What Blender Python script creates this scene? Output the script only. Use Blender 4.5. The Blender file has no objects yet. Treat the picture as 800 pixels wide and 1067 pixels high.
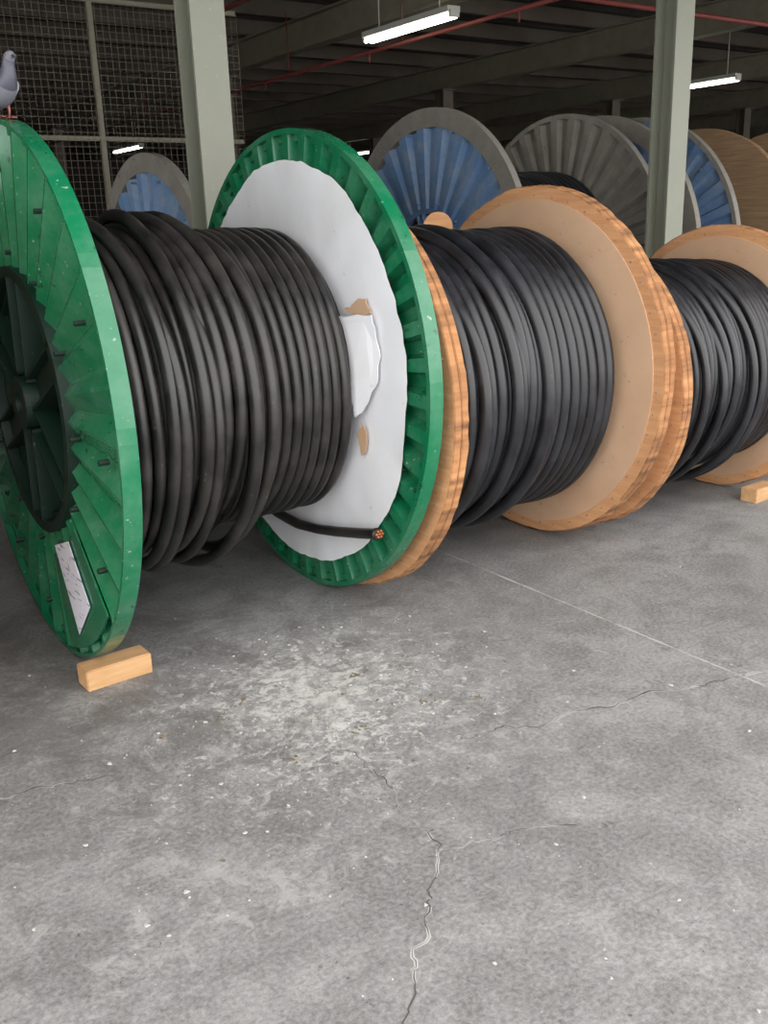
import bpy, bmesh, math, random
from mathutils import Matrix, Vector, noise
random.seed(7)
pi=math.pi
sc=bpy.context.scene
sc.view_settings.view_transform='Standard'
sc.view_settings.look='None'

# ------------------------------------------------------------------ materials
def srgb(r,g,b):
    f=lambda c:((c/255)/12.92 if c/255<=.04045 else (((c/255)+.055)/1.055)**2.4)
    return (f(r),f(g),f(b),1)
def newmat(name):
    m=bpy.data.materials.new(name); m.use_nodes=True
    nt=m.node_tree; b=nt.nodes['Principled BSDF']
    return m,nt,b
def ramp(nt,stops,fac=None,interp='LINEAR'):
    r=nt.nodes.new('ShaderNodeValToRGB'); r.color_ramp.interpolation=interp
    e=r.color_ramp.elements
    while len(e)<len(stops): e.new(.5)
    for i,(p,c) in enumerate(stops):
        e[i].position=p; e[i].color=c if len(c)==4 else (*c,1)
    if fac is not None: nt.links.new(fac,r.inputs['Fac'])
    return r
def g(v): return (v,v,v,1)
def coords(nt,scale=(1,1,1),loc=(0,0,0)):
    tc=nt.nodes.new('ShaderNodeTexCoord'); mp=nt.nodes.new('ShaderNodeMapping')
    mp.inputs['Scale'].default_value=scale; mp.inputs['Location'].default_value=loc
    nt.links.new(tc.outputs['Object'],mp.inputs['Vector']); return mp.outputs['Vector']
def noise_t(nt,vec,scale,detail=4,rough=.55,dist=0):
    n=nt.nodes.new('ShaderNodeTexNoise'); n.inputs['Scale'].default_value=scale
    n.inputs['Detail'].default_value=detail; n.inputs['Roughness'].default_value=rough
    n.inputs['Distortion'].default_value=dist
    nt.links.new(vec,n.inputs['Vector']); return n.outputs['Fac']
def mth(nt,op,a,b):
    m=nt.nodes.new('ShaderNodeMath'); m.operation=op
    for s,v in ((m.inputs[0],a),(m.inputs[1],b)):
        if isinstance(v,(int,float)): s.default_value=v
        else: nt.links.new(v,s)
    return m.outputs[0]
def mix(nt,fac,a,b,mode='MIX'):
    m=nt.nodes.new('ShaderNodeMix'); m.data_type='RGBA'; m.blend_type=mode
    for s,v in ((m.inputs[0],fac),(m.inputs[6],a),(m.inputs[7],b)):
        if isinstance(v,(int,float)): s.default_value=v
        elif isinstance(v,tuple): s.default_value=v
        else: nt.links.new(v,s)
    return m.outputs[2]
def bump(nt,b,h,strength=.3,dist=.01):
    n=nt.nodes.new('ShaderNodeBump'); n.inputs['Strength'].default_value=strength; n.inputs['Distance'].default_value=dist
    nt.links.new(h,n.inputs['Height']); nt.links.new(n.outputs['Normal'],b.inputs['Normal'])
def painted(name,col,col2,rough=.45,dirt=.4,metal=0.0,dirtcol=None,dscale=6,chip=None):
    m,nt,b=newmat(name); v=coords(nt)
    a=noise_t(nt,v,dscale,6,.65); r=ramp(nt,[(.42,g(0)),(.68,g(1))],a)
    c=mix(nt,noise_t(nt,v,2.2,3),col,col2)
    c=mix(nt,mth(nt,'MULTIPLY',r.outputs['Color'],dirt),c,dirtcol or srgb(120,115,105))
    s=ramp(nt,[(.70,g(0)),(.76,g(1))],noise_t(nt,v,45,2))
    c=mix(nt,mth(nt,'MULTIPLY',s.outputs['Color'],dirt),c,srgb(190,195,185))
    if chip: c=mix(nt,ramp(nt,[(.62,g(0)),(.67,g(.8))],noise_t(nt,v,18,6,.7)).outputs['Color'],c,chip)
    nt.links.new(c,b.inputs['Base Color']); b.inputs['Roughness'].default_value=rough; b.inputs['Metallic'].default_value=metal
    bump(nt,b,noise_t(nt,v,30,4),.12,.004)
    return m
M_green=painted('green_paint',srgb(14,94,60),srgb(20,108,72),.22,.4,dirtcol=srgb(88,128,106),chip=srgb(26,52,40))
M_green_shade=painted('green_paint_shaded',srgb(5,30,22),srgb(7,38,27),.5,.2,dirtcol=srgb(44,56,48))  # green paint darkened, puts the hub opening's shade into the colour
M_blue=painted('blue_paint',srgb(98,130,166),srgb(84,114,152),.6,.6,dirtcol=srgb(142,150,156))
M_greyst=painted('dusty_steel',srgb(138,134,126),srgb(114,110,102),.7,.4,dirtcol=srgb(90,84,76),chip=srgb(92,80,68))
M_col=painted('column_paint',srgb(128,131,116),srgb(118,121,108),.5,.25)
M_beam=painted('beam_paint',srgb(124,120,102),srgb(98,94,80),.6,.3,dirtcol=srgb(72,62,50))
M_purl=painted('purlin_paint',srgb(86,76,64),srgb(66,57,48),.7,.3,dirtcol=srgb(44,37,32))
M_red=painted('red_pipe_paint',srgb(112,42,34),srgb(96,36,30),.6,.1)
M_deck=painted('deck_paint_and_barrel_shade',srgb(40,32,28),srgb(29,24,21),.8,.2,dirtcol=srgb(24,21,19))
M_wall=painted('wall_render',srgb(42,36,32),srgb(30,27,24),.9,.2,dirtcol=srgb(26,23,21),dscale=1.2)
M_wire=painted('wire_zinc',srgb(104,98,84),srgb(88,82,70),.6,.1)
M_fix=painted('lamp_housing',srgb(170,170,160),srgb(150,150,142),.6,.1)

def wood(name,c1,c2,c3,scale=(1,1,14),rough=.65,ns=3.0,dark=.3):
    m,nt,b=newmat(name)
    v=coords(nt,scale); n1=noise_t(nt,v,ns,6,.6,.3)
    r=ramp(nt,[(.3,c1),(.55,c2),(.8,c3)],n1)
    v2=coords(nt); big=noise_t(nt,v2,2.0,3)
    c=mix(nt,ramp(nt,[(.4,g(0)),(.75,g(dark))],big).outputs['Color'],r.outputs['Color'],tuple(x*.6 for x in c1[:3])+(1,))
    sp=ramp(nt,[(.64,g(0)),(.72,g(.55))],noise_t(nt,v2,22,5,.7)).outputs['Color']
    c=mix(nt,sp,c,tuple(x*.45 for x in c1[:3])+(1,))
    nt.links.new(c,b.inputs['Base Color']); b.inputs['Roughness'].default_value=rough
    bump(nt,b,n1,.25,.006)
    return m
M_wface=wood('plywood_face',srgb(180,128,88),srgb(196,146,102),srgb(208,164,120),dark=.3,rough=.85)
M_wliner=wood('tan_board_liner',srgb(184,148,118),srgb(194,160,130),srgb(204,170,142),(1,1,1.5),ns=1.6,dark=.2,rough=.85)
M_wedge=wood('timber_edge',srgb(90,60,40),srgb(168,118,76),srgb(200,154,108),(1.2,13,13),ns=1.5,rough=.9,dark=.4)
M_wold=wood('old_timber',srgb(134,106,78),srgb(154,124,92),srgb(172,144,110))
M_block=wood('timber_block',srgb(170,130,88),srgb(190,150,106),srgb(204,166,122),(1,6,9),rough=.85)

def cablemat(name,c,c2,rough,dust):
    m,nt,b=newmat(name); v=coords(nt)
    n=noise_t(nt,v,5,6,.65)
    cc=mix(nt,ramp(nt,[(.42,g(0)),(.70,g(1))],n).outputs['Color'],c,c2)
    cc=mix(nt,ramp(nt,[(.68,g(0)),(.75,g(dust))],noise_t(nt,v,50,3)).outputs['Color'],cc,srgb(112,107,100))
    nt.links.new(cc,b.inputs['Base Color']); nt.links.new(ramp(nt,[(.35,g(rough)),(.7,g(rough+.18))],n).outputs['Color'],b.inputs['Roughness'])
    bump(nt,b,noise_t(nt,v,80,2),.05,.002); return m
M_cab1=cablemat('dusty_black_cable_jacket',srgb(25,24,24),srgb(56,52,49),.32,.35)
M_cab2=cablemat('black_cable_jacket',srgb(22,23,26),srgb(42,43,48),.30,.3)
M_copper=painted('copper_strands',srgb(190,120,80),srgb(160,100,70),.35,.1,metal=.8)

m,nt,b=newmat('white_liner_sheet'); v=coords(nt)
c=mix(nt,ramp(nt,[(.45,g(0)),(.8,g(.5))],noise_t(nt,v,3,5)).outputs['Color'],srgb(226,227,231),srgb(200,198,194))
c=mix(nt,ramp(nt,[(.71,g(0)),(.76,g(.5))],noise_t(nt,v,40,3)).outputs['Color'],c,srgb(120,112,100))
nt.links.new(c,b.inputs['Base Color']); b.inputs['Roughness'].default_value=.6
bump(nt,b,noise_t(nt,v,3,3,.5,.5),.4,.02); M_white=m

m,nt,b=newmat('printed_label')
vm=coords(nt,(0,9,70)); lines=noise_t(nt,vm,1.0,2)
cc=ramp(nt,[(.58,srgb(225,228,240)),(.64,srgb(130,134,150))],lines).outputs['Color']
cc=mix(nt,ramp(nt,[(.68,g(0)),(.70,g(.7))],noise_t(nt,coords(nt),40,1)).outputs['Color'],cc,srgb(60,64,80))
nt.links.new(cc,b.inputs['Base Color']); M_label=m

# concrete floor
m,nt,b=newmat('worn_concrete'); v=coords(nt)
big=noise_t(nt,v,.8,5,.6,.4); med=noise_t(nt,v,4.0,9,.75,.3); fine=noise_t(nt,v,70,5,.75)
c=ramp(nt,[(.3,srgb(106,105,104)),(.5,srgb(123,122,121)),(.7,srgb(140,139,137))],big).outputs['Color']
c=mix(nt,ramp(nt,[(.42,g(.7)),(.54,g(0))],med).outputs['Color'],c,srgb(94,92,91))
c=mix(nt,ramp(nt,[(.53,g(0)),(.62,g(.4))],noise_t(nt,v,4,10,.8,.5)).outputs['Color'],c,srgb(152,151,148))
c=mix(nt,ramp(nt,[(.53,g(0)),(.60,g(.5))],noise_t(nt,coords(nt,(1,1,1),(7,3,0)),1.8,10,.8,.8)).outputs['Color'],c,srgb(92,90,88))
c=mix(nt,.26,c,ramp(nt,[(.38,srgb(64,63,62)),(.62,srgb(178,177,175))],fine).outputs['Color'])
def floor_patch(cx,cy,rx,ry,lo,hi,strength,col,sc_,c,w=.22):  # blotchy tint: pale stains, darker patches by the drums
    mp=coords(nt,(1/rx,1/ry,0),(-cx/rx,-cy/ry,0))
    ln=nt.nodes.new('ShaderNodeVectorMath'); ln.operation='LENGTH'; nt.links.new(mp,ln.inputs[0])
    fall=ramp(nt,[(0,g(1)),(1,g(0))],mth(nt,'MULTIPLY',ln.outputs['Value'],.5)).outputs['Color']
    nn=noise_t(nt,v,sc_,10,.8,.6)
    s=mth(nt,'ADD',mth(nt,'MULTIPLY',fall,w),nn)
    return mix(nt,ramp(nt,[(lo,g(0)),(hi,g(strength))],s).outputs['Color'],c,col)
c=floor_patch(1.5,2.6,.9,.7,.65,.74,.55,srgb(164,163,160),11,c)
c=floor_patch(1.5,2.72,.6,.5,.68,.72,.75,srgb(188,186,181),20,c)
c=floor_patch(1.4,2.4,.8,.6,.72,.75,.6,srgb(190,188,184),30,c)
c=floor_patch(.7,1.9,.6,.35,.66,.74,.5,srgb(162,161,158),7,c,.18)
c=floor_patch(.6,3.3,1.2,.9,.60,.72,.6,srgb(80,76,74),3,c)  # shadow at the left of the green drum, painted into the concrete
c=floor_patch(2.4,2.9,1.8,.7,.62,.74,.5,srgb(90,87,85),4,c,.14)  # mottled darker band along the front of the drum row
c=mix(nt,ramp(nt,[(.68,g(0)),(.72,g(.7))],noise_t(nt,v,22,6,.7)).outputs['Color'],c,srgb(180,178,175))
c=mix(nt,ramp(nt,[(.31,g(.7)),(.35,g(0))],noise_t(nt,v,17,6,.7)).outputs['Color'],c,srgb(66,63,62))
c=mix(nt,ramp(nt,[(.27,g(.8)),(.31,g(0))],noise_t(nt,v,48,3,.6)).outputs['Color'],c,srgb(60,56,54))
nt.links.new(c,b.inputs['Base Color'])
nt.links.new(ramp(nt,[(.3,g(.45)),(.7,g(.75))],med).outputs['Color'],b.inputs['Roughness'])
bump(nt,b,mth(nt,'ADD',med,fine),.4,.006); M_floor=m
M_crack=painted('crack_dark',srgb(66,62,59),srgb(80,76,72),.9,.1)
M_crackl=painted('joint_pale',srgb(172,170,166),srgb(156,154,150),.9,.1)
M_debris=painted('plaster_flakes',srgb(184,182,176),srgb(156,152,144),.9,.1)
M_dirt=painted('dirt_clumps',srgb(112,100,82),srgb(94,84,68),.9,.1)
def emis(name,col,s):
    m,nt,b=newmat(name); b.inputs['Emission Color'].default_value=col; b.inputs['Emission Strength'].default_value=s
    b.inputs['Base Color'].default_value=(.8,.8,.8,1); return m
M_tube=emis('fluorescent_tube',(1,.97,.84,1),12)

# ------------------------------------------------------------------ mesh helpers
def mk(name,verts,faces,mats,parent=None,smooth=False,mi=None,loc=(0,0,0)):
    me=bpy.data.meshes.new(name); me.from_pydata([tuple(v) for v in verts],[],faces); me.update()
    for mt in (mats if isinstance(mats,(list,tuple)) else [mats]): me.materials.append(mt)
    if mi: me.polygons.foreach_set('material_index',mi)
    if smooth: me.polygons.foreach_set('use_smooth',[True]*len(me.polygons))
    bm=bmesh.new(); bm.from_mesh(me); bmesh.ops.recalc_face_normals(bm,faces=bm.faces); bm.to_mesh(me); bm.free()
    o=bpy.data.objects.new(name,me); sc.collection.objects.link(o); o.location=loc
    if parent: o.parent=parent
    return o
def empty(name,loc):
    o=bpy.data.objects.new(name,None); sc.collection.objects.link(o); o.location=loc; o.empty_display_size=.2; return o
class MB:
    def __init__(s): s.v=[]; s.f=[]; s.m=[]
    def add(s,v,f,mi=0):
        k=len(s.v); s.v+=v; s.f+=[tuple(i+k for i in q) for q in f]; s.m+=[mi]*len(f)
    def box(s,c,d,mi=0,rot=None):
        v=[Vector(((i&1)-.5,((i>>1)&1)-.5,((i>>2)&1)-.5)) for i in range(8)]
        v=[Vector((a.x*d[0],a.y*d[1],a.z*d[2])) for a in v]
        if rot is not None: v=[rot@a for a in v]
        v=[tuple(a+Vector(c)) for a in v]
        s.add(v,[(0,2,3,1),(4,5,7,6),(0,1,5,4),(2,6,7,3),(0,4,6,2),(1,3,7,5)],mi)
    def ring(s,x0,x1,r0,r1,n=96,mi=0,a0=0,a1=2*pi):
        full=abs(a1-a0-2*pi)<1e-6; k=n if full else n+1; v=[];f=[]
        for i in range(k):
            a=a0+(a1-a0)*i/n
            for (x,r) in ((x0,r0),(x0,r1),(x1,r1),(x1,r0)): v.append((x,r*math.cos(a),r*math.sin(a)))
        for i in range(n):
            p=i*4;q=((i+1)%k)*4
            for t in range(4): f.append((p+t,p+(t+1)%4,q+(t+1)%4,q+t))
        if not full: f+=[(0,1,2,3),(4*n,4*n+3,4*n+2,4*n+1)]
        s.add(v,f,mi)
    def tube(s,pts,r,n=10,mi=0,caps=True):
        P=[Vector(p) for p in pts]; L=len(P); v=[];f=[]
        t=(P[1]-P[0]).normalized(); up=Vector((0,0,1)) if abs(t.z)<.9 else Vector((1,0,0))
        nrm=t.cross(up).normalized()
        for i in range(L):
            t=(P[min(i+1,L-1)]-P[max(i-1,0)]).normalized()
            nrm=(nrm-t*nrm.dot(t)).normalized(); bi=t.cross(nrm)
            rr=r[i] if isinstance(r,(list,tuple)) else r
            for k in range(n):
                a=2*pi*k/n; v.append(tuple(P[i]+(nrm*math.cos(a)+bi*math.sin(a))*rr))
        for i in range(L-1):
            for k in range(n): f.append((i*n+k,i*n+(k+1)%n,(i+1)*n+(k+1)%n,(i+1)*n+k))
        if caps: f+=[tuple(range(n-1,-1,-1)),tuple(range((L-1)*n,L*n))]
        s.add(v,f,mi)
    def obj(s,name,mats,parent=None,smooth=False,loc=(0,0,0)):
        return mk(name,s.v,s.f,mats,parent,smooth,s.m,loc)

def winding(name,x0,x1,rc,d,mat,parent,wob=.004,rfun=None,seg=96,ns=12,extra=None,seed=1,messy=0):
    rnd=random.Random(seed); mb=MB(); turns=max(2,int(round((x1-x0)/d)))
    jit=[rnd.uniform(-1,1) for _ in range(turns+3)]
    jx=[rnd.uniform(-1,1) for _ in range(turns+3)]
    pts=[]
    for i in range(turns*seg+1):
        tt=i/seg; k=int(tt); fr=tt-k; a=2*pi*tt; fr=fr*fr*(3-2*fr)
        u=tt/turns
        x=x0+d*.5+(x1-x0-d)*u
        jr=jit[k]*(1-fr)+jit[k+1]*fr; jj=jx[k]*(1-fr)+jx[k+1]*fr
        w_=wob+(messy if u<.5 else 0)
        r=(rfun((x-x0)/(x1-x0)) if rfun else rc)-d/2+jr*w_+w_*.8*math.sin(a*2+k*.3)
        if messy and u<.5: r+=messy*1.6*max(0,-math.sin(a))*(.5+jr*.5)   # slack hangs at the bottom
        x+=wob*.9*math.sin(a*3+k*.7)+(jj*messy*.8*min(1,u*6) if u<.5 else 0)
        pts.append((x,r*math.cos(a),r*math.sin(a)))
    mb.tube(pts,d*.475,ns)
    if extra:
        for e in extra: mb.tube(e,d*.52,ns)
    mn=min(rfun(i/10) for i in range(11)) if rfun else rc
    mb.ring(x0,x1,.3,mn-d-.004,64)
    return mb.obj(name,mat,parent,True)

def corr_sheet(mb,x0,x1,r0,r1,n,mi=0,taper=.35,prof=((0,0),(.38,0),(.5,1),(.88,1))):
    A=[];H=[]
    for i in range(n):
        for (p,hh) in prof: A.append(2*pi*(i+p)/n); H.append(hh)
    K=len(A); rad=[r0,r0+(r1-r0)*.5,r1]; v=[];f=[]
    for ri,r in enumerate(rad):
        am=taper+(1-taper)*(ri/2)
        for a,hh in zip(A,H):
            v.append((x0+(x1-x0)*hh*am,r*math.cos(a),r*math.sin(a)))
    for ri in range(2):
        for k in range(K): f.append((ri*K+k,ri*K+(k+1)%K,(ri+1)*K+(k+1)%K,(ri+1)*K+k))
    mb.add(v,f,mi)

def steel_flange(name,x0,x1,R,rin,nc,mat,parent,rimmat=None,rimw=.05,arms=6,matd=None,armrot=.3,prof=None,armw=.07,taper=.35,bolts=True):
    mb=MB()
    mb.ring(x0,x1,R-rimw,R,128,1)
    if rimw<.03: mb.ring((x0+x1)/2-.004,(x0+x1)/2+.004,R-.05,R-rimw,128,1)
    corr_sheet(mb,x0+.003,x1-.002,rin,R-rimw,nc,0,taper,prof or ((0,0),(.38,0),(.5,1),(.88,1)))
    mb.ring(x0-.01,x1+.01,rin-.03,rin+.01,96,2)
    xm=(x0+x1)/2
    mb.ring(x0-.03,x1+.03,.045,.10,40,2)
    for i in range(arms):
        a=armrot+2*pi*i/arms; L=rin-.10; c=.10+L/2-.01
        rot=Matrix.Rotation(a,3,'X')
        for off in (-armw/2,armw/2):
            mb.box(rot@Vector((xm,c,off)),(x1-x0+.02,L,.012),2,rot)
        mb.box(rot@Vector((xm,c,0)),(.010,L,armw),2,rot)
    if bolts:
      for i in range(arms*2):
        a=armrot+2*pi*i/(arms*2)
        for r in (rin+.06,R-.16):
            y,z=r*math.cos(a),r*math.sin(a)
            rr=MB(); rr.ring(x0-.014,x0+.02,.0,.010,6,2)
            mb.add([(p[0],p[1]+y,p[2]+z) for p in rr.v],rr.f,2)
    return mb.obj(name,[mat,rimmat or mat,matd or mat],parent)

def wood_flange(name,x0,x1,R,mat,edge,parent,hole=.06,liner=None):
    mb=MB(); t=x1-x0; rnd=random.Random(int(x0*991)+int(R*77))
    lay=2
    for l in range(lay):
        a=x0+t*l/lay; b=x0+t*(l+1)/lay-.002
        n=180; v=[];f=[]
        Rj=[]
        cur=0
        for i in range(n):
            if rnd.random()<.35: cur=rnd.random()
            Rj.append(R*(1-.009*cur))
        for i in range(n):
            an=2*pi*i/n; rr=Rj[i]
            for (x,r) in ((a,hole),(a,rr-.006),(a+.005,rr),(b-.005,rr),(b,rr-.006),(b,hole)):
                v.append((x,r*math.cos(an),r*math.sin(an)))
        k0=len(mb.m); fm=[]
        for i in range(n):
            p=i*6;q=((i+1)%n)*6
            for s_ in range(6): f.append((p+s_,p+(s_+1)%6,q+(s_+1)%6,q+s_)); fm.append(1 if s_ in(1,2,3) else 0)
        mb.add(v,f,0); mb.m[k0:]=fm
    if liner:
        mb.ring(x0-.006,x0+.001,.3,R-.065,128,3)
    for ring_r,cnt in ((R-.045,44),(R*.78,20)):
        for i in range(cnt):
            a=2*pi*i/cnt+.05*rnd.random(); r=ring_r+.008*rnd.uniform(-1,1)
            q=MB(); q.ring(x0-.008,x0+.004,0,.003,6,2)
            mb.add([(p[0],p[1]+r*math.cos(a),p[2]+r*math.sin(a)) for p in q.v],q.f,2)
    mb.ring(x0-.006,x0+.001,.045,.13,32,2)
    return mb.obj(name,[mat,edge,M_greyst,M_wliner],parent)

# ------------------------------------------------------------------ GREEN DRUM
gx=.925; U=3.688; RG=.99
green=empty('green_steel_cable_drum',(gx,U,RG))
zig=((0,0),(.08,0),(.60,1),(.68,1))
steel_flange('flange_near',-.03,.03,RG,.49,34,M_green,green,matd=M_green_shade,armrot=.62,rimw=.014,prof=zig,armw=.12,taper=.45)
steel_flange('flange_far',1.128,1.188,RG,.46,44,M_green,green,matd=M_green_shade,rimw=.022,taper=.7,bolts=False)
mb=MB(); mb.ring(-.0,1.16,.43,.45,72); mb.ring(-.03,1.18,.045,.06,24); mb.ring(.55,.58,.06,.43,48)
mb.obj('barrel',M_green_shade,green,False)
def r1(t): return .65 if t<.42 else (.65-(t-.42)/.1*.045 if t<.52 else .605)
def loose(x0,x1,rt,rb,ph,turns=1.0):
    P=[];n=int(110*turns)
    for i in range(n+1):
        t=i/n; a=ph+2*pi*turns*t
        r=rt+(rb-rt)*(.5-.5*math.sin(a))
        e=min(t,1-t)/.14
        if e<1: r-=.075*(1-e)**1.6
        s=.5-.5*math.cos(pi*t)
        P.append((x0+(x1-x0)*s+.02*math.sin(a*2+ph),r*math.cos(a),r*math.sin(a)))
    return P
ex=[loose(.42,.60,.655,.70,2.2,1.5),loose(.58,.36,.665,.735,1.2,1.5),loose(.28,.52,.655,.71,2.0,1.3),loose(.66,.46,.635,.69,1.5,1.4),loose(.12,.30,.65,.695,2.6,1.5)]
winding('cable_winding',.045,1.075,.62,.047,M_cab1,green,.0045,r1,extra=ex,seed=3,messy=.012)
v=[];f=[];n=240;rs=[.30,.45,.6,.75,.84,.868]
for j,r in enumerate(rs):
    for i in range(n):
        a=2*pi*i/n
        rr=r+(.014*noise.noise(Vector((math.cos(a)*3,math.sin(a)*3,1)))+.008*noise.noise(Vector((math.cos(a)*16,math.sin(a)*16,4))) if j>=5 else 0)
        x=1.118-.014*abs(noise.noise(Vector((r*4*math.cos(a),r*4*math.sin(a),2))))
        v.append((x,rr*math.cos(a),rr*math.sin(a)))
for j in range(len(rs)-1):
    for i in range(n): f.append((j*n+i,j*n+(i+1)%n,(j+1)*n+(i+1)%n,(j+1)*n+i))
mk('liner_sheet',v,f,M_white,green,True)
def sheet(name,poly,mat,parent,thick=.003,rough=0):
    Q=[]
    n=len(poly)
    for i in range(n):
        a=Vector(poly[i]);b_=Vector(poly[(i+1)%n])
        kk=5 if rough else 1
        for k in range(kk):
            p=a.lerp(b_,k/kk)
            if rough: p+=Vector((0,noise.noise(p*30)*rough,noise.noise(p*30+Vector((9,9,9)))*rough))
            Q.append(tuple(p))
    poly=Q; n=len(poly); v=list(poly)+[(p[0]+thick,p[1],p[2]) for p in poly]
    f=[tuple(range(n)),tuple(range(2*n-1,n-1,-1))]+[(i,(i+1)%n,(i+1)%n+n,i+n) for i in range(n)]
    return mk(name,v,f,mat,parent)
def yz(y,z): return y-U,z-RG
fl=[(1.062,3.29,1.17),(1.066,3.21,1.25),(1.085,3.00,1.27),(1.10,2.97,1.14),(1.095,2.98,1.03),(1.08,3.04,.93),(1.07,3.11,.86),(1.064,3.15,.97),(1.062,3.21,1.02),(1.062,3.24,1.09)]
sheet('torn_liner_flap',[(x,)+yz(y,z) for x,y,z in fl],M_white,green,rough=.014)
br=[(1.096,3.20,1.28),(1.096,3.12,1.315),(1.096,3.05,1.33),(1.096,3.02,1.27),(1.096,3.1,1.25)]
sheet('torn_board_patch',[(x,)+yz(y,z) for x,y,z in br],M_wliner,green,rough=.02)
br=[(1.094,3.10,.84),(1.094,3.07,.80),(1.094,3.08,.73),(1.094,3.12,.70),(1.094,3.14,.78)]
sheet('torn_liner_strip',[(x,)+yz(y,z) for x,y,z in br],M_wliner,green,rough=.015)
mb=MB(); P=[(1.06,4.05,.36),(1.07,3.83,.30),(1.08,3.65,.285),(1.08,3.475,.305),(1.07,3.3,.34),(1.06,3.1,.385),(1.05,2.96,.42)]
Q=[]
for i in range(len(P)-1):
    for k in range(6):
        t=k/6; Q.append(Vector(P[i]).lerp(Vector(P[i+1]),t))
Q.append(Vector(P[-1])); Q=[(q.x,q.y-U,q.z-RG) for q in Q]
mb.tube(Q,.022,14,0)
e=Vector(Q[-1]); dr=(e-Vector(Q[-4])).normalized()
mb.tube([e-dr*.01,e+dr*.012],.025,14,0)
for i in range(7):
    a=i*2*pi/6; off=Vector((math.cos(a),0,math.sin(a)))*(.013 if i<6 else 0)
    mb.tube([e+off,e+off+dr*.03],.0062,8,1)
mb.obj('cut_cable_end',[M_cab1,M_copper],green,True)
mb=MB(); mb.ring(-.040,-.034,.58,.95,14,0,math.radians(222),math.radians(258)); mb.obj('flat_panel',M_green,green)
lab=[(3.51,.47),(3.32,.535),(3.15,.335),(3.335,.165)]
sheet('paper_label',[(-.047,)+yz(y,z) for y,z in lab],M_label,green,.002)

# ------------------------------------------------------------------ WOODEN DRUMS
def wooden(name,xa,xb,U,R,rw,d,cm,t=.075,extra=None,face=M_wface,edge=M_wedge,wend=(.06,.10),seed=5,wob=.005,liner=True,messy=0):
    e=empty(name,(xa,U,R)); L=xb-xa
    wood_flange('flange_near',-t/2,t/2,R,face,edge,e)
    wood_flange('flange_far',L-t/2,L+t/2,R,face,edge,e,liner=liner)
    mb=MB(); mb.ring(t/2,L-t/2,.28,.34,48); mb.obj('barrel',face,e)
    winding('cable_winding',wend[0],L-wend[1],rw,d,cm,e,wob,None,extra=extra,seed=seed,messy=messy)
    return e
wooden('wooden_cable_drum',2.215,3.395,3.584,.875,.68,.058,M_cab2,
   extra=[loose(.25,.45,.675,.70,2.0,1.5),loose(.62,.5,.68,.70,1.0,1.4)],seed=11,wob=.005,messy=.006)
wooden('wooden_cable_drum',3.62,4.83,3.542,.764,.585,.042,M_cab2,
   extra=[loose(.45,.75,.58,.63,2.0,1.6),loose(.8,.55,.58,.64,1.0,1.5),loose(.3,.5,.58,.63,1.6,1.4)],seed=21,wend=(.05,.07),wob=.006)
wooden('wooden_cable_drum',-.95,.26,3.70,.93,.66,.052,M_cab2,seed=31)  # unseen neighbour outside the view, added to shade the green drum and floor

# ------------------------------------------------------------------ BACK ROW
def steeldrum(name,xa,xb,U,R,rin,rw,d,m1,m2,rim,nc=26,rw2=.035):
    e=empty(name,(xa,U,R)); L=xb-xa
    steel_flange('flange_near',-.03,.03,R,rin,nc,m1,e,rimmat=rim,rimw=R*.12,matd=m1)
    steel_flange('flange_far',L-.03,L+.03,R,rin,nc+8,m2,e,rimmat=rim,rimw=R*rw2,matd=M_greyst)
    mb=MB(); mb.ring(0,L,rin-.04,rin-.01,48); mb.ring(.3,.33,.05,rin-.04,48); mb.obj('barrel',M_deck,e)  # barrel takes the dark deck colour to paint in the shaded hollow
    winding('cable_winding',.05,L-.05,rw,d,M_cab2,e,.004,seed=int(xa*10))
    return e
UB=6.6
steeldrum('blue_steel_cable_drum',2.6,3.7,UB,1.05,.42,.72,.06,M_blue,M_blue,M_greyst)
steeldrum('blue_steel_cable_drum',5.05,6.55,UB,1.235,.45,.75,.07,M_blue,M_greyst,M_greyst)
steeldrum('blue_steel_cable_drum',7.0,7.55,UB,1.235,.45,.75,.07,M_blue,M_blue,M_greyst)
wooden('weathered_wooden_cable_drum',8.5,9.8,UB,1.2,.9,.07,M_cab2,face=M_wold,edge=M_wold,liner=False)
wooden('weathered_wooden_cable_drum',10.4,11.7,UB,1.15,.9,.07,M_cab2,face=M_wold,edge=M_wold,liner=False)

pts=[(-.09,0),(.09,0)]+[(.09*math.cos(a*pi/12),1.56+.09*math.sin(a*pi/12)) for a in range(13)]
v=[(x,-.02,z) for x,z in pts]+[(x,.02,z) for x,z in pts]; n=len(pts)
o=mk('wooden_plank',v,[tuple(range(n)),tuple(range(2*n-1,n-1,-1))]+[(i,(i+1)%n,(i+1)%n+n,i+n) for i in range(n)],M_wface)
o.location=(3.78,4.86,0); o.rotation_euler=(0,0,-.6)

# ------------------------------------------------------------------ CHOCKS
def chock(loc,dim,rz):
    bm=bmesh.new(); bmesh.ops.create_cube(bm,size=1)
    for vv in bm.verts: vv.co=Vector((vv.co.x*dim[0],vv.co.y*dim[1],vv.co.z*dim[2]))
    bmesh.ops.bevel(bm,geom=bm.edges[:],offset=.004,segments=2,affect='EDGES')
    me=bpy.data.meshes.new('wooden_chock_block'); bm.to_mesh(me); bm.free(); me.materials.append(M_block)
    o=bpy.data.objects.new('wooden_chock_block',me); sc.collection.objects.link(o); o.location=loc; o.rotation_euler=(0,0,rz); return o
chock((.965,3.235,.0405),(.25,.10,.081),.04)
chock((4.75,3.12,.0405),(.22,.10,.081),.05)

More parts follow.
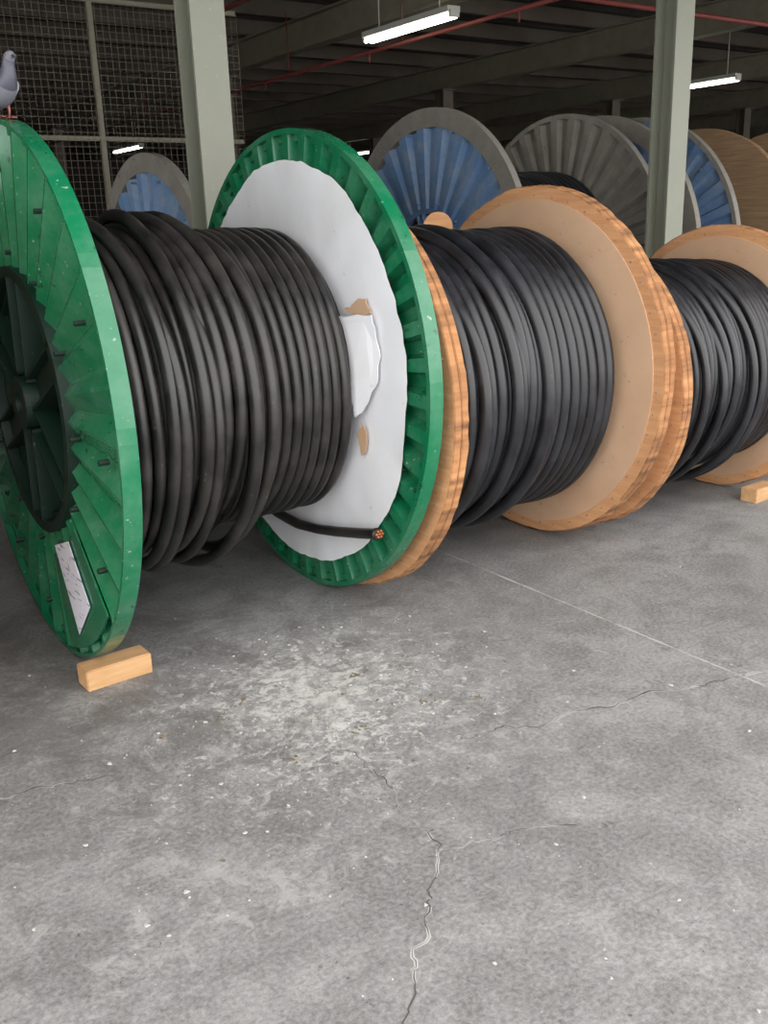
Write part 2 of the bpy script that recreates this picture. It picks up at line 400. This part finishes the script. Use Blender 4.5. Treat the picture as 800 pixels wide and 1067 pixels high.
# ------------------------------------------------------------------ ROOM
X0,X1,Y0,Y1=-7,30,-5,30
YC=1.4
mk('floor',[(X0,Y0,0),(X1,Y0,0),(X1,Y1,0),(X0,Y1,0)],[(0,1,2,3)],M_floor)
mb=MB(); mb.box(((X0+X1)/2,Y1+.1,2.1),(X1-X0,.2,4.2)); mb.obj('wall_back',M_wall)
mb=MB(); mb.box((X1+.1,(Y0+Y1)/2+3,2.1),(.2,Y1-Y0-6,4.2)); mb.obj('wall_right',M_wall)
mb=MB(); mb.box((X0-.1,18.5,2.1),(.2,23,4.2)); mb.obj('wall_left',M_wall)
mb=MB(); v=[];f=[]; y=YC
while y<Y1:
    for (dy,z) in ((0,4.12),(.12,4.12),(.15,4.18),(.27,4.18)):
        v+= [(X0,y+dy,z),(X1,y+dy,z)]
    y+=.30
for i in range(len(v)//2-1): f.append((2*i,2*i+1,2*i+3,2*i+2))
mb.add(v,f); mb.box(((X0+X1)/2,(Y1+YC)/2,4.3),(X1-X0,Y1-YC,.1)); mb.obj('ceiling',M_deck)
def hbeam_y(mb,x,y0,y1,zb,hh=.34,w=.17,t=.018):
    L=y1-y0;c=(y0+y1)/2
    mb.box((x,c,zb+t/2),(w,L,t)); mb.box((x,c,zb+hh-t/2),(w,L,t)); mb.box((x,c,zb+hh/2),(.012,L,hh-2*t))
def cbeam_x(mb,y,x0,x1,zb,hh=.18,w=.07,t=.01):
    L=x1-x0;c=(x0+x1)/2
    mb.box((c,y,zb+t/2),(L,w,t)); mb.box((c,y,zb+hh-t/2),(L,w,t)); mb.box((c,y-w/2+t/2,zb+hh/2),(L,t,hh-2*t))
cx=[-1.44,2.44,6.32,10.2,14.08,17.96,21.84,25.7]
mb=MB()
for x in cx: hbeam_y(mb,x,YC,Y1,3.58)
mb.obj('ceiling_main_beams',M_beam)
mb=MB(); y=YC+.2
while y<Y1-.5: cbeam_x(mb,y,X0,X1,3.935); y+=1.15
mb.obj('ceiling_purlins',M_purl)
def column(x,y):
    mb=MB(); w=.20;t=.02
    mb.box((x,y-.09,1.79),(w,t,3.58)); mb.box((x,y+.09,1.79),(w,t,3.58)); mb.box((x,y,1.79),(.014,.16,3.58))
    mb.box((x,y,.01),(.34,.34,.02)); mb.box((x,y,3.57),(.3,.3,.02))
    for sx in(-1,1):
        for sy in (-1,1): mb.box((x+sx*.13,y+sy*.13,.035),(.025,.025,.03))
    return mb.obj('steel_column',M_col if y<8 else M_purl)
for x in cx:
    for yy in (5.2,12.9,20.6):
        if x>0 or yy>6: column(x,yy)
def lamp(x,y0,y1,z):
    e=empty('fluorescent_ceiling_light',(x,(y0+y1)/2,z)); L=y1-y0
    mb=MB(); mb.box((0,0,.055),(.14,L,.05)); mb.box((0,-L/2,.02),(.1,.03,.06)); mb.box((0,L/2,.02),(.1,.03,.06))
    for s in(-.35,.35): mb.tube([(0,s*L,.06),(0,s*L,3.95-z)],.006,6)
    mb.obj('fixture',M_fix,e)
    mb=MB()
    for s in(-.035,.035): mb.tube([(s,-L/2+.015,.0),(s,L/2-.015,.0)],.018,10)
    mb.obj('tubes',M_tube,e,True)
lamp(5.77,7.15,8.5,3.3); lamp(12.0,8.75,9.95,3.3); lamp(8.15,20.8,22.4,3.3); lamp(14.4,21.0,22.4,3.3)
lamp(20,9,10.4,3.3)
mb=MB(); mb.tube([(6.12,1.5,3.3),(6.12,28,3.3)],.019,10); mb.tube([(3.87,3,3.3),(3.87,8.7,3.3)],.02,10)
mb.tube([(6.12,6.16,3.3),(27,6.16,3.3)],.022,10)
y=1.5
while y<27:
    for x in (6.12,3.87):
        if y>3.2 and (x>5 or y<8): mb.tube([(x,y,3.3),(x,y,3.97)],.006,6); mb.tube([(x,y+.6,3.3),(x,y+.6,3.2)],.01,6)
    y+=2.3
mb.obj('red_sprinkler_pipes',M_red,None,True)
e=empty('wire_mesh_fence',(0,9,0))
mb=MB(); xa,xb=-6.5,4.6; s=.06; x=xa
while x<xb: mb.box((x,0,1.78),(.003,.003,3.5)); x+=s
z=.05
while z<3.55: mb.box(((xa+xb)/2,.004,z),(xb-xa,.003,.003)); z+=s
mb.obj('wire_mesh',M_wire,e)
mb=MB(); x=4.08
while x>xa: mb.box((x,0.03,1.79),(.05,.04,3.58)); x-=.9
for z in (.05,1.2,2.4,3.54): mb.box(((xa+xb)/2,.03,z),(xb-xa,.035,.04))
mb.obj('mesh_frame',M_beam,e)

# ------------------------------------------------------------------ FLOOR CRACKS, DEBRIS
def crack(mb,pts,w,mi,amp=.02,z=.0012,seed=1,gap=.25,pseed=0):
    rnd=random.Random(seed); P=[]
    for i in range(len(pts)-1):
        a=Vector((*pts[i],0)); b_=Vector((*pts[i+1],0)); n=max(3,int((b_-a).length/.012))
        for k in range(n):
            p=a.lerp(b_,k/n)
            q=Vector((p.x*6,p.y*6,pseed)); q2=Vector((p.x*22,p.y*22,pseed)); q3=Vector((p.x*60,p.y*60,pseed)); o9=Vector((31,17,5))
            dx=noise.noise(q)+.5*noise.noise(q2)+.25*noise.noise(q3); dy=noise.noise(q+o9)+.5*noise.noise(q2+o9)+.25*noise.noise(q3+o9)
            P.append(p+Vector((dx,dy,0))*amp)
    v=[];f=[]
    for i,p in enumerate(P):
        d=(P[min(i+1,len(P)-1)]-P[max(0,i-1)]).normalized(); nn=Vector((-d.y,d.x,0))
        ww=w*max(.25,.5+.5*rnd.random()+1.0*noise.noise(Vector((p.x*8,p.y*8,seed+3))))
        v+=[(p.x+nn.x*ww,p.y+nn.y*ww,z),(p.x-nn.x*ww,p.y-nn.y*ww,z)]
    for i in range(len(P)-1):
        if noise.noise(Vector((P[i].x*9,P[i].y*9,seed+20)))>-gap: f.append((2*i,2*i+1,2*i+3,2*i+2))
    mb.add(v,f,mi)
mb=MB()
mainc=[(1.377,2.286),(1.37,2.0),(1.303,1.717),(1.20,1.58),(1.03,1.45),(.884,1.325),(.8,1.1)]
right=[(1.303,1.717),(1.45,1.66),(1.666,1.562)]
cross=[(1.7,2.12),(1.96,2.02),(2.4,1.95),(2.87,1.79),(3.6,1.7)]
left=[(.1,2.82),(.415,2.69),(.8,2.58)]
for P,w,sd,gp in ((mainc,.0016,1,1.0),(right,.0013,2,.9),(cross,.0019,3,.8),(left,.0017,5,.6)):
    crack(mb,P,w*3.0,1,.04,.0008,sd,.2,pseed=sd)
    crack(mb,P,w,0,.04,.0014,sd+40,gp,pseed=sd)
crack(mb,[(2.77,-2),(2.77,9)],.005,1,.003,.0008,seed=4,gap=.9)
mb.obj('floor_cracks',[M_crack,M_crackl])
rnd=random.Random(5); mb=MB()
def flake(mb,x,y,s,h,mi):
    n=rnd.randint(4,7); ph=rnd.random()*6; v=[]
    for i in range(n):
        a=ph+2*pi*i/n; r=s*(.4+.7*rnd.random()); v.append((x+r*math.cos(a),y+r*math.sin(a),.0005))
    c=[(x+(p[0]-x)*.7,y+(p[1]-y)*.7,h) for p in v]
    mb.add(v+c,[tuple(range(n,2*n))]+[(i,(i+1)%n,(i+1)%n+n,i+n) for i in range(n)],mi)
for i in range(620):
    t=rnd.random()
    if t<.6: x=rnd.gauss(1.55,.42); y=rnd.gauss(2.62,.38)
    elif t<.8: x=rnd.gauss(1.2,.5); y=rnd.gauss(2.2,.5)
    else: x=rnd.uniform(.2,4.5); y=rnd.uniform(.8,3.0)
    s=rnd.choice([.002,.003,.003,.004,.005,.008])*rnd.uniform(.7,1.3)
    flake(mb,x,y,s,.001+s*.2,0 if rnd.random()<.8 else 1)
for i in range(9):
    x=rnd.gauss(1.3,.35); y=rnd.gauss(2.5,.25)
    for k in range(8): flake(mb,x+rnd.gauss(0,.016),y+rnd.gauss(0,.012),.007,.003,1)
mb.obj('floor_debris',[M_debris,M_dirt])

# ------------------------------------------------------------------ PIGEON
M_pg=painted('pigeon_grey',srgb(104,106,114),srgb(88,91,102),.8,.1)
M_pw=painted('pigeon_wing',srgb(150,152,158),srgb(130,132,140),.8,.1)
M_pn=painted('pigeon_neck',srgb(58,66,72),srgb(70,64,84),.4,.05)
M_pd=painted('pigeon_dark',srgb(34,36,42),srgb(44,46,52),.8,.05)
M_pl=painted('pigeon_leg',srgb(150,84,76),srgb(130,70,62),.6,.05)
pe=empty('pigeon',(.925,U-.12,RG*2-.006)); pe.rotation_euler=(0,0,math.atan2(-.95,.30))
DZ=-.03
st=[(-.185,.065,.022,.006,3),(-.15,.072,.026,.010,3),(-.11,.084,.034,.022,0),(-.07,.096,.043,.038,0),(-.03,.106,.048,.049,0),(.01,.118,.046,.051,0),(.04,.138,.038,.042,2),(.056,.162,.028,.031,2),(.063,.184,.021,.023,2),(.068,.200,.020,.021,2),(.076,.213,.0195,.020,0),(.088,.217,.015,.016,0),(.098,.215,.008,.009,0)]
v=[];f=[];mi=[];n=16
for i,(x,z,w,hh,_) in enumerate(st):
    a=st[max(0,i-1)];b_=st[min(len(st)-1,i+1)]; t=Vector((b_[0]-a[0],0,b_[1]-a[1])).normalized(); up=Vector((-t.z,0,t.x))
    for k in range(n):
        an=2*pi*k/n; p=Vector((x,0,z+DZ))+Vector((0,1,0))*w*math.cos(an)+up*hh*math.sin(an); v.append(tuple(p))
for i in range(len(st)-1):
    for k in range(n): f.append((i*n+k,i*n+(k+1)%n,(i+1)*n+(k+1)%n,(i+1)*n+k)); mi.append(st[i][4])
f+=[tuple(range(n)),tuple(range((len(st)-1)*n,len(st)*n))]; mi+=[3,0]
o=mk('body',v,f,[M_pg,M_pw,M_pn,M_pd],pe,True,mi); ss=o.modifiers.new('s','SUBSURF'); ss.levels=1; ss.render_levels=2
for s in (-1,1):
    v=[];f=[];mi=[]
    wst=[(.035,.134,.018),(.01,.126,.032),(-.03,.114,.038),(-.07,.100,.034),(-.11,.088,.025),(-.15,.076,.015),(-.19,.068,.006)]
    for i,(x,z,hh) in enumerate(wst):
        for k in range(10):
            an=2*pi*k/10; v.append((x,s*(.040-.12*max(0,-x-.05)+.010*math.cos(an)),z+DZ+hh*math.sin(an)))
    for i in range(len(wst)-1):
        for k in range(10): f.append((i*10+k,i*10+(k+1)%10,(i+1)*10+(k+1)%10,(i+1)*10+k)); mi.append(1 if i in(0,1,3) else 3)
    f+=[tuple(range(10)),tuple(range(60,70))]; mi+=[1,3]
    o=mk('wing_%d'%(1 if s<0 else 2),v,f,[M_pg,M_pw,M_pn,M_pd],pe,True,mi)
    q=MB(); q.tube([(.0,s*.018,.06),(.004,s*.02,.03),(.0,s*.02,.006)],[.008,.004,.003],8)
    for a in (-.5,0,.5,pi): q.tube([(0,s*.02,.006),(.026*math.cos(a),s*.02+.026*math.sin(a),.004)],[.003,.0018],6)
    q.obj('leg_%d'%(1 if s<0 else 2),M_pl,pe,True)
    q=MB(); q.tube([(.082,s*.0165,.218+DZ),(.082,s*.0195,.218+DZ)],.0035,10); q.obj('eye_%d'%(1 if s<0 else 2),M_pl,pe,True)
q=MB(); q.tube([(.092,0,.214+DZ),(.104,0,.211+DZ),(.116,0,.205+DZ)],[.007,.0042,.001],8); q.obj('beak',M_pd,pe,True)

# ------------------------------------------------------------------ CAMERA
cd=bpy.data.cameras.new('camera'); cam=bpy.data.objects.new('camera',cd); sc.collection.objects.link(cam)
b_,p_,ro=.9735,.2973,-.0324
F=Vector((math.cos(b_)*math.cos(p_),math.sin(b_)*math.cos(p_),-math.sin(p_)))
R=Vector((math.sin(b_),-math.cos(b_),0)); Uv=R.cross(F)
R2=R*math.cos(ro)+Uv*math.sin(ro); U2=Uv*math.cos(ro)-R*math.sin(ro)
cam.matrix_world=Matrix(((R2[0],U2[0],-F[0],0),(R2[1],U2[1],-F[1],0),(R2[2],U2[2],-F[2],1.6),(0,0,0,1)))
cd.sensor_fit='VERTICAL'; cd.sensor_height=36; cd.lens=986.3*36/1067; cd.clip_end=200
sc.camera=cam
# ------------------------------------------------------------------ LIGHT: overcast sky through the open side
w=bpy.data.worlds.new('sky'); sc.world=w; w.use_nodes=True
bg=w.node_tree.nodes['Background']; bg.inputs['Color'].default_value=(1,.99,.98,1); bg.inputs['Strength'].default_value=4.1
